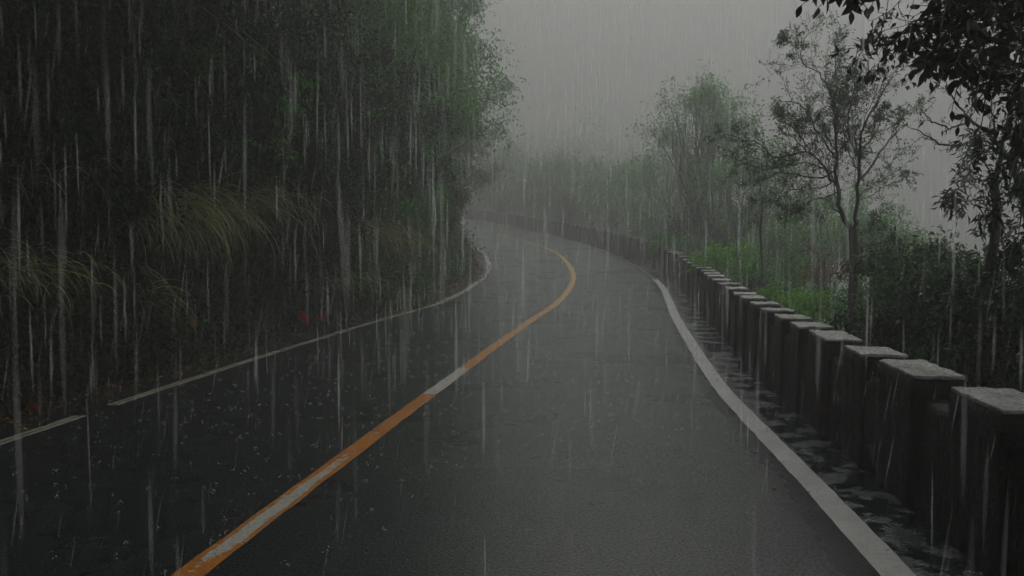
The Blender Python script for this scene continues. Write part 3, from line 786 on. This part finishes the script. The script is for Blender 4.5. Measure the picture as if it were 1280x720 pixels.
for lb in limbs:
    P = [at(x, y - 28, Yh + r.normal() * .12) for x, y in lb]; P = catmull(np.array([tk[-1]] + P), 18)
    out.append((P, np.linspace(.013, .003, 18)))
    for f in np.linspace(.25, 1, 20):
        x = f * 17; i_ = min(int(x), 16); q = P[i_] + (P[i_ + 1] - P[i_]) * (x - i_)
        d = nrm(r.normal(size=3) * np.array([.8, .8, .4]) + np.array([-.25, 0, -.55])); L_ = r.uniform(.10, .22)
        b = wander(q, q + d * L_, 6, .08, r, .05); out.append((b, np.linspace(.004, .0012, 6)))
        S = nrm(np.cross(d, [0, 1, 0]))
        for k in range(1, 6):
            for sg in ((-1, 1) if k < 5 else (0,)):
                if r.random() < .22: continue
                st.append(b[k]); dd.append(d * .6 + S * sg * .9 + r.normal(size=3) * .2 + np.array([0, 0, -.35]))
V, Fc = tubes(out[:1], 9); mesh('trunk', V, Fc, M['bark'], root, True)
V, Fc = tubes(out[1:], 5); mesh('branches', V, Fc, M['bark'], root, True)
V, Fc, t_ = broad_leaves(np.array(st), np.array(dd), .054, r)
mesh('foliage', V, Fc, M['leaf_near'], root, True, attrs={'tint': t_})

# finer foliage a little further back filling the corner
def ell_tree(name, label, cat, group, px, py, Y, rx, rz, mat, nclump, per, leaf, seed, bark='bark', low=False, tr=None, cr=.3):
    c = at(px, py, Y); cx, cy = c[0], c[1]
    g = gz(cx, cy); h = max(c[2] - g + rz, .5); cz = np.clip((c[2] - g) / h, .15, .85)
    o = clump_tree(name, label, cat, group, (cx, cy, g), h, rx, M[mat], M[bark], nclump, per, leaf, seed, crown_z=cz, squash=rz / max(h * (1 - cz), .01), low=low, trunk_r=tr, clump_r=cr, hz=rz * .95)
    return o
def edge_spray(label, trunk_xy, limbs, Y, leaf, mat, seed, per, ratio=.33, n=(6, 9), aspect=.42, up=-.25, r0=.016):
    r = np.random.default_rng(seed); out, tips = [], []
    g = gz(*trunk_xy); root = empty('corner_tree', (trunk_xy[0], trunk_xy[1], g), label, 'tree')
    tk = catmull(np.array([[*trunk_xy, g - .3], [trunk_xy[0] + .1, trunk_xy[1], g + 1.5], [trunk_xy[0] - .1, trunk_xy[1], g + 3], [trunk_xy[0], trunk_xy[1], g + 5]]), 20)
    V, Fc = tubes([(tk, np.linspace(.07, .03, 20))], 8); mesh('trunk', V, Fc, M['bark'], root, True)
    for lb in limbs:
        P = np.array([at(x, y, Y + r.normal() * .15) for x, y in lb]); k = np.argmin(np.linalg.norm(tk - P[0], axis=1)); P = catmull(np.vstack([tk[max(k - 2, 0)], P]), 14)
        out.append((P, np.linspace(r0, r0 * .25, 14))); grow(P, r0 * .6, 2, out, tips, r, ratio, n, up)
    V, Fc = tubes(out, 5); mesh('branches', V, Fc, M['bark'], root, True)
    V, Fc, t_ = leaves_on(tips, per, leaf, r, aspect=aspect, jitter=leaf * .35)
    mesh('foliage', V, Fc, mat, root, attrs={'tint': t_})
edge_spray('dark dense tree in the top right corner behind the broad hanging leaves', (4.7, 5.0), [[(1340, 20), (1280, 10), (1220, 5), (1150, 15)], [(1340, 60), (1280, 60), (1230, 50), (1190, 70)], [(1330, 110), (1290, 90), (1250, 100)], [(1340, -30), (1260, -30), (1180, -15), (1110, -5)], [(1340, -40), (1280, 20), (1250, 40)]], 5.0, .055, M['leaf_blue'], 71, 7)
edge_spray('narrow dark leafy column down the right picture edge', (4.3, 4.4), [[(1400, 120), (1330, 130), (1285, 170), (1262, 220)], [(1400, 160), (1320, 180), (1285, 230), (1275, 280)], [(1400, 100), (1320, 90), (1270, 120), (1255, 170)], [(1400, 60), (1310, 60), (1265, 90)]], 4.7, .055, M['leaf_dark'], 72, 8, ratio=.26, aspect=.28, up=-.6)

# added high canopy, mostly out of view, put here to shade the near road
for q, (x, y, h, rad, lean) in enumerate([(-7.2, -3, 7, 4.8, 4.2), (-7.0, 3.5, 7, 4.8, 4.2), (-6.6, 9, 6.5, 4.6, 3.4), (-6.4, 15, 6.5, 4.2, 1.8), (-6, 22, 7, 4, 1.2)]):
    clump_tree('added_shade_tree', ['tall added shade tree on the left bank behind the camera', 'tall added shade tree on the left bank beside the camera, its crown above the picture', 'tall added shade tree on the left bank whose crown hangs above the top left edge', 'tall added shade tree on the bank above the drooping spray, crown at the top edge', 'tall added shade tree on the bank crest left of the bend trees'][q], 'tree', 'trees and shrubs on the left bank',
               drop(x, y), h + 2, rad, M['leaf_dark'], M['bark'], 70, 300, .20, 900 + q, lean=(lean, 0), crown_z=.72, squash=1.2, clump_r=.34)
clump_tree('added_shade_tree', 'tall added shade tree beyond the wall to the right of the camera, its crown above the picture', 'tree', None, drop(5.6, 1.0), 8.5, 3.6, M['leaf_dark'], M['bark'], 70, 280, .18, 910, lean=(-1.6, .6), crown_z=.80, squash=1.1)


# shrubs behind the wall
SH = 'shrubs behind the stone blocks'
for q, a in enumerate([
 ('shrub', 'dense glossy shrub behind the nearest blocks, below the crooked tree', 1190, 385, 7.2, .75, .60, 'leaf_grey', 60, 170, .06),
 ('shrub', 'dark shrub at the right picture edge behind the nearest block', 1275, 400, 6.2, .6, .55, 'leaf_dark', 50, 170, .06),
 ('shrub', 'leafy shrub with arching tips, left of the crooked tree', 1150, 350, 8.6, .6, .5, 'leaf_grey', 40, 150, .065),
 ('shrub', 'low dark bush filling the gap behind the second and third blocks', 1130, 440, 7.4, .7, .45, 'leaf_dark', 44, 170, .055),
 ('shrub', 'bright green low bush just left of the bare trunk', 1000, 385, 12.5, .65, .35, 'leaf_fresh', 30, 130, .055),
 ('shrub', 'mid green bush between the trunk and the glossy shrub', 1110, 380, 12, .8, .55, 'leaf_mid', 40, 150, .06),
 ('shrub', 'fresh green bush seen through the gap right of the trunk', 1145, 385, 14, .6, .4, 'leaf_fresh', 30, 130, .06),
 ('shrub', 'light green rounded bush behind the middle of the block row', 905, 335, 18, .75, .55, 'leaf_fresh', 36, 170, .075),
 ('shrub', 'dark low bush hugging the blocks under the light green bush', 945, 375, 15, .8, .4, 'leaf_dark', 34, 140, .06),
 ('shrub', 'green bush beside the thin sapling', 975, 350, 17, .9, .6, 'leaf_mid', 36, 150, .075),
 ('shrub', 'dim bush left of the light green rounded bush', 850, 315, 26, 1.0, .6, 'leaf_mid', 34, 140, .09),
 ('shrub', 'small bush with fresh leaves low at the right edge', 1235, 455, 6.6, .5, .35, 'leaf_mid', 34, 130, .05),
 ('shrub', 'brownish twiggy bush left of the bare trunk', 1030, 330, 14, .6, .5, 'rust', 16, 60, .05),
 ('shrub', 'small rust coloured bush behind the far wall in the mist', 711, 254, 48, .45, .55, 'rust', 22, 120, .12),
]):
    ell_tree(a[0], a[1], 'shrub', SH, *a[2:8], *a[8:], seed=200 + q, low=True, tr=.02)

# mid-distance trees in the mist
MT = 'misty trees beyond the wall'
for q, a in enumerate([
 ('broad hazy tree with a rounded top left of the slender tree', 880, 165, 30, 1.9, 2.4, 'leaf_bend', 60, 200, .12),
 ('hazy green tree low between the rounded tree and the slender trunk', 945, 240, 26, 1.8, 1.8, 'leaf_bend', 54, 190, .11),
 ('rounded misty green tree right of the slender trunk', 1110, 315, 22, 1.35, 1.25, 'leaf_bend', 50, 190, .10),
 ('misty tree behind the slender trunk, filling below its crown', 1035, 290, 24, 1.5, 1.5, 'leaf_bend', 50, 190, .11),
 ('dim tree standing left of the broad hazy tree', 835, 240, 38, 2.4, 2.6, 'leaf_bend', 54, 190, .14),
 ('faint tree left of the dim tree, over the far wall', 775, 245, 50, 3.0, 2.2, 'leaf_bend', 54, 190, .18),
 ('faint low tree over the rust coloured bush', 705, 232, 60, 3.5, 2.4, 'leaf_bend', 54, 190, .2),
 ('faintest low tree near the point where the road vanishes', 625, 225, 75, 4.0, 3.0, 'leaf_bend', 54, 190, .25),
 ('dark mid tree close behind the light green rounded bush', 900, 285, 28, 1.6, 1.3, 'leaf_dark', 44, 180, .11),
 ('dark mid tree behind the thin sapling', 985, 315, 23, 1.2, 1.0, 'leaf_bend', 44, 180, .10),
]):
    ell_tree('misty_tree', a[0], 'tree', MT, *a[1:7], *a[7:], seed=300 + q, bark='bark2')
limb_tree('sapling', 'thin bare sapling standing left of the slender tree, over the bushes', 15, [(952, 372), (953, 330), (951, 290), (953, 262)],
    [([(953, 262), (950, 235), (944, 210)], .6), ([(952, 275), (965, 255), (975, 240)], .4), ([(952, 285), (940, 262), (930, 250)], .4)], .028, .05, 1.0, M['leaf_grey'], M['bark2'], 54, lv=2, n=(3, 5))

# far wood on the hillside: one mass
def wood(name, n, seed, xr, yr, mat, size, per, hmin, hmax, cond):
    r = np.random.default_rng(seed); P = np.column_stack([r.uniform(*xr, n * 4), r.uniform(*yr, n * 4)])
    z, dl, dw = ground_z(P); ok = cond(P, dl, dw); P, z = P[ok][:n], z[ok][:n]
    VV, FF, TT, tb, k0 = [], [], [], [], 0
    C, Rr = [], []
    for (x, y), g in zip(P, z):
        h = r.uniform(hmin, hmax); tb.append((wander((x, y, g - .5), (x, y, g + h * .8), 4, .04, r), np.linspace(h * .02, h * .006, 4)))
        m = 9; c = np.array([x, y, g + h * .62]) + r.normal(size=(m, 3)) * np.array([h * .17, h * .17, h * .17]); C.append(c); Rr.append(np.full(m, h * .10))
    C = np.concatenate(C); Rr = np.concatenate(Rr)
    Q = np.repeat(C, per, 0) + r.normal(size=(len(C) * per, 3)) * np.repeat(Rr, per)[:, None]
    V, Fc, t_ = leaves(Q, size, r=r, aspect=.7); V2, F2 = tubes(tb, 4)
    o = mesh(name, np.vstack([V, V2]), [Fc, F2 + len(V)], mat, attrs={'tint': np.r_[t_, np.zeros(len(V2))]})
    tag(o, kind='stuff')
wood('distant_wood', 230, 401, (-30, 60), (50, 110), M['leaf_far'], .22, 80, 3, 5.5, lambda P, dl, dw: (dw > 3) & (P[:, 0] / P[:, 1] < .34))
wood('distant_wood', 420, 402, (-60, 110), (100, 240), M['leaf_far'], .36, 60, 7, 13, lambda P, dl, dw: (dw > 6) & (P[:, 0] / P[:, 1] < .4))
wood('distant_wood', 160, 403, (20, 200), (60, 240), M['leaf_far'], .6, 26, 6, 11, lambda P, dl, dw: (dw > 14) & (P[:, 0] / P[:, 1] >= .4))
wood('hilltop_wood', 130, 404, (-60, -4), (6, 70), M['leaf_dark'], .3, 30, 4, 7, lambda P, dl, dw: (dl < -4))
# ground cover on the slope beyond the wall
r = np.random.default_rng(77); n = 5200
P = np.column_stack([r.uniform(2.8, 14, n * 2), 3 + 42 * r.random(n * 2) ** 1.4]); z, dl, dw = ground_z(P); ok = (dw > .5) & (dw < 7); P, z = P[ok][:n], z[ok][:n]
C = np.column_stack([P, z + .1]); Q = np.repeat(C, 16, 0) + r.normal(size=(len(C) * 16, 3)) * np.array([.16, .16, .12])
V, Fc, t_ = leaves(Q, .075, r=r); tag(mesh('ground_cover', V, Fc, M['leaf_mid'], attrs={'tint': t_}), kind='stuff')

# ------------------------------------------------------------------ haze
def box(name, a, b, mat):
    x0, y0, z0 = a; x1, y1, z1 = b
    V = [(x0, y0, z0), (x1, y0, z0), (x1, y1, z0), (x0, y1, z0), (x0, y0, z1), (x1, y0, z1), (x1, y1, z1), (x0, y1, z1)]
    F_ = np.array([[0, 3, 2, 1], [4, 5, 6, 7], [0, 1, 5, 4], [1, 2, 6, 5], [2, 3, 7, 6], [3, 0, 4, 7]])
    return mesh(name, V, F_, mat)
m, nt, n_, o_ = newmat('mist'); pv = N(nt, 'ShaderNodeVolumePrincipled'); pv.inputs['Color'].default_value = (.735, .748, .735, 1); pv.inputs['Density'].default_value = HAZE
pv.inputs['Anisotropy'].default_value = .35
nt.links.new(pv.outputs[0], o_.inputs['Volume'])
zmin, zmax = float(Z.min()), max(float(Z.max()) + 14, 60)
tag(box('haze', (-262, -66, zmin - 1), (266, 262, zmax), m), kind='stuff')

# ------------------------------------------------------------------ rain
def m_rain(name, alpha):
    m, nt, n, o = newmat(name)
    lw_ = N(nt, 'ShaderNodeLayerWeight'); lw_.inputs[0].default_value = .5
    f = math_(nt, 'SUBTRACT', 1.0, lw_.outputs['Facing']); f = math_(nt, 'POWER', f, 1.6)
    a = attr(nt, 'fade'); f = math_(nt, 'MULTIPLY', f, a.outputs['Fac']); f = math_(nt, 'MULTIPLY', f, alpha)
    d = N(nt, 'ShaderNodeBsdfDiffuse'); d.inputs[0].default_value = (.95, .97, .98, 1); t = N(nt, 'ShaderNodeBsdfTranslucent'); t.inputs[0].default_value = (.95, .97, .98, 1)
    ad = N(nt, 'ShaderNodeAddShader'); nt.links.new(d.outputs[0], ad.inputs[0]); nt.links.new(t.outputs[0], ad.inputs[1])
    tr = N(nt, 'ShaderNodeBsdfTransparent'); mx_ = N(nt, 'ShaderNodeMixShader'); nt.links.new(f, mx_.inputs[0]); nt.links.new(tr.outputs[0], mx_.inputs[1]); nt.links.new(ad.outputs[0], mx_.inputs[2])
    nt.links.new(mx_.outputs[0], o.inputs[0]); return m
def rain(name, n, x, y, z, rad, length, slant, alpha, seed, rows=7, near=1.5):
    r = np.random.default_rng(seed); C = np.column_stack([r.uniform(*x, n), r.uniform(*y, n), r.uniform(*z, n)])
    C = C[np.linalg.norm(C - np.array([0, 0, 1.5]), axis=1) > near]
    dl, _ = signed(C[:, :2], EL); dw_, _ = signed(C[:, :2], WW)
    zg = ground_z(C[:, :2])[0]; C = C[C[:, 2] > zg + .1]; n = len(C)
    L_ = r.uniform(*length, n); ra = r.uniform(*rad, n); S = 6; t = np.linspace(-.5, .5, rows)
    D = np.column_stack([np.full(n, slant) + r.normal(size=n) * .012, r.normal(size=n) * .01, np.ones(n)]); D = nrm(D)
    ax = C[:, None] + D[:, None] * (L_[:, None] * t)[..., None]
    ang = np.arange(S) * 2 * math.pi / S; ring = np.stack([np.cos(ang), np.sin(ang), 0 * ang], 1)
    prof_ = np.clip(np.cos(t * math.pi) ** .6, .05, 1)
    V = ax[:, :, None] + ring[None, None] * (ra[:, None] * prof_)[:, :, None, None]
    fade = np.broadcast_to(((np.cos(t * math.pi) ** 1.2).clip(0)[None] * r.uniform(.25, 1, n)[:, None])[:, :, None], V.shape[:3])
    i = (np.arange(n)[:, None, None] * rows * S + np.arange(rows - 1)[None, :, None] * S); j = np.arange(S)[None, None]; j2 = (j + 1) % S
    F_ = np.stack([i + j, i + j2, i + S + j2, i + S + j], -1).reshape(-1, 4)
    o = mesh(name, V.reshape(-1, 3), F_, m_rain(name, alpha), smooth=True, attrs={'fade': fade.ravel()}); tag(o, kind='stuff')
rain('falling_rain', 15000, (-12, 13), (-3, 28), (0, 10), (.005, .012), (.3, .75), -.0, .18, 1, near=3.2)
rain('broad_rain', 2200, (-9, 9), (2, 14), (0, 8), (.012, .020), (.5, 1.0), -.0, .085, 3, near=3.2)
rain('fine_rain', 24000, (-8, 8), (-2, 12), (0, 6), (.0016, .003), (.10, .24), .16, .10, 2, rows=5, near=2.0)

# splashes on the wet road: little crowns of drops
def splashes(n, seed):
    r = np.random.default_rng(seed); k = r.integers(150, 700, n); t = r.random(n)[:, None]
    P = EL[k] * (1 - t) + WW[k] * t; ok = (P[:, 1] > 2.5); P = P[ok]
    oct_ = np.array([[1, 0, 0], [0, 1, 0], [-1, 0, 0], [0, -1, 0], [0, 0, 1], [0, 0, -1]], float)
    of = np.array([[0, 1, 4], [1, 2, 4], [2, 3, 4], [3, 0, 4], [1, 0, 5], [2, 1, 5], [3, 2, 5], [0, 3, 5]])
    B, S = [], []
    for p in P:
        m = r.integers(3, 9); s = r.uniform(.3, .9) * (1 + .04 * p[1])
        c = np.array([p[0], p[1], prof(p[1])]); B.append(c + np.column_stack([r.normal(size=(m, 2)) * .012 * s, r.uniform(.004, .035, m) * s])); S.append(r.uniform(.0025, .007, m) * s)
    B = np.concatenate(B); S = np.concatenate(S)
    V = B[:, None] + oct_[None] * S[:, None, None]; F_ = (np.arange(len(B))[:, None, None] * 6 + of[None]).reshape(-1, 3)
    m, nt, n_, o_ = newmat('splash_water'); d = N(nt, 'ShaderNodeBsdfPrincipled'); d.inputs['Base Color'].default_value = (.8, .82, .82, 1); d.inputs['Roughness'].default_value = .1
    tr = N(nt, 'ShaderNodeBsdfTransparent'); mx_ = N(nt, 'ShaderNodeMixShader'); mx_.inputs[0].default_value = .34
    nt.links.new(tr.outputs[0], mx_.inputs[1]); nt.links.new(d.outputs[0], mx_.inputs[2]); nt.links.new(mx_.outputs[0], o_.inputs[0])
    tag(mesh('rain_splashes', V.reshape(-1, 3), F_, m, smooth=True), kind='stuff')
splashes(3400, 9)
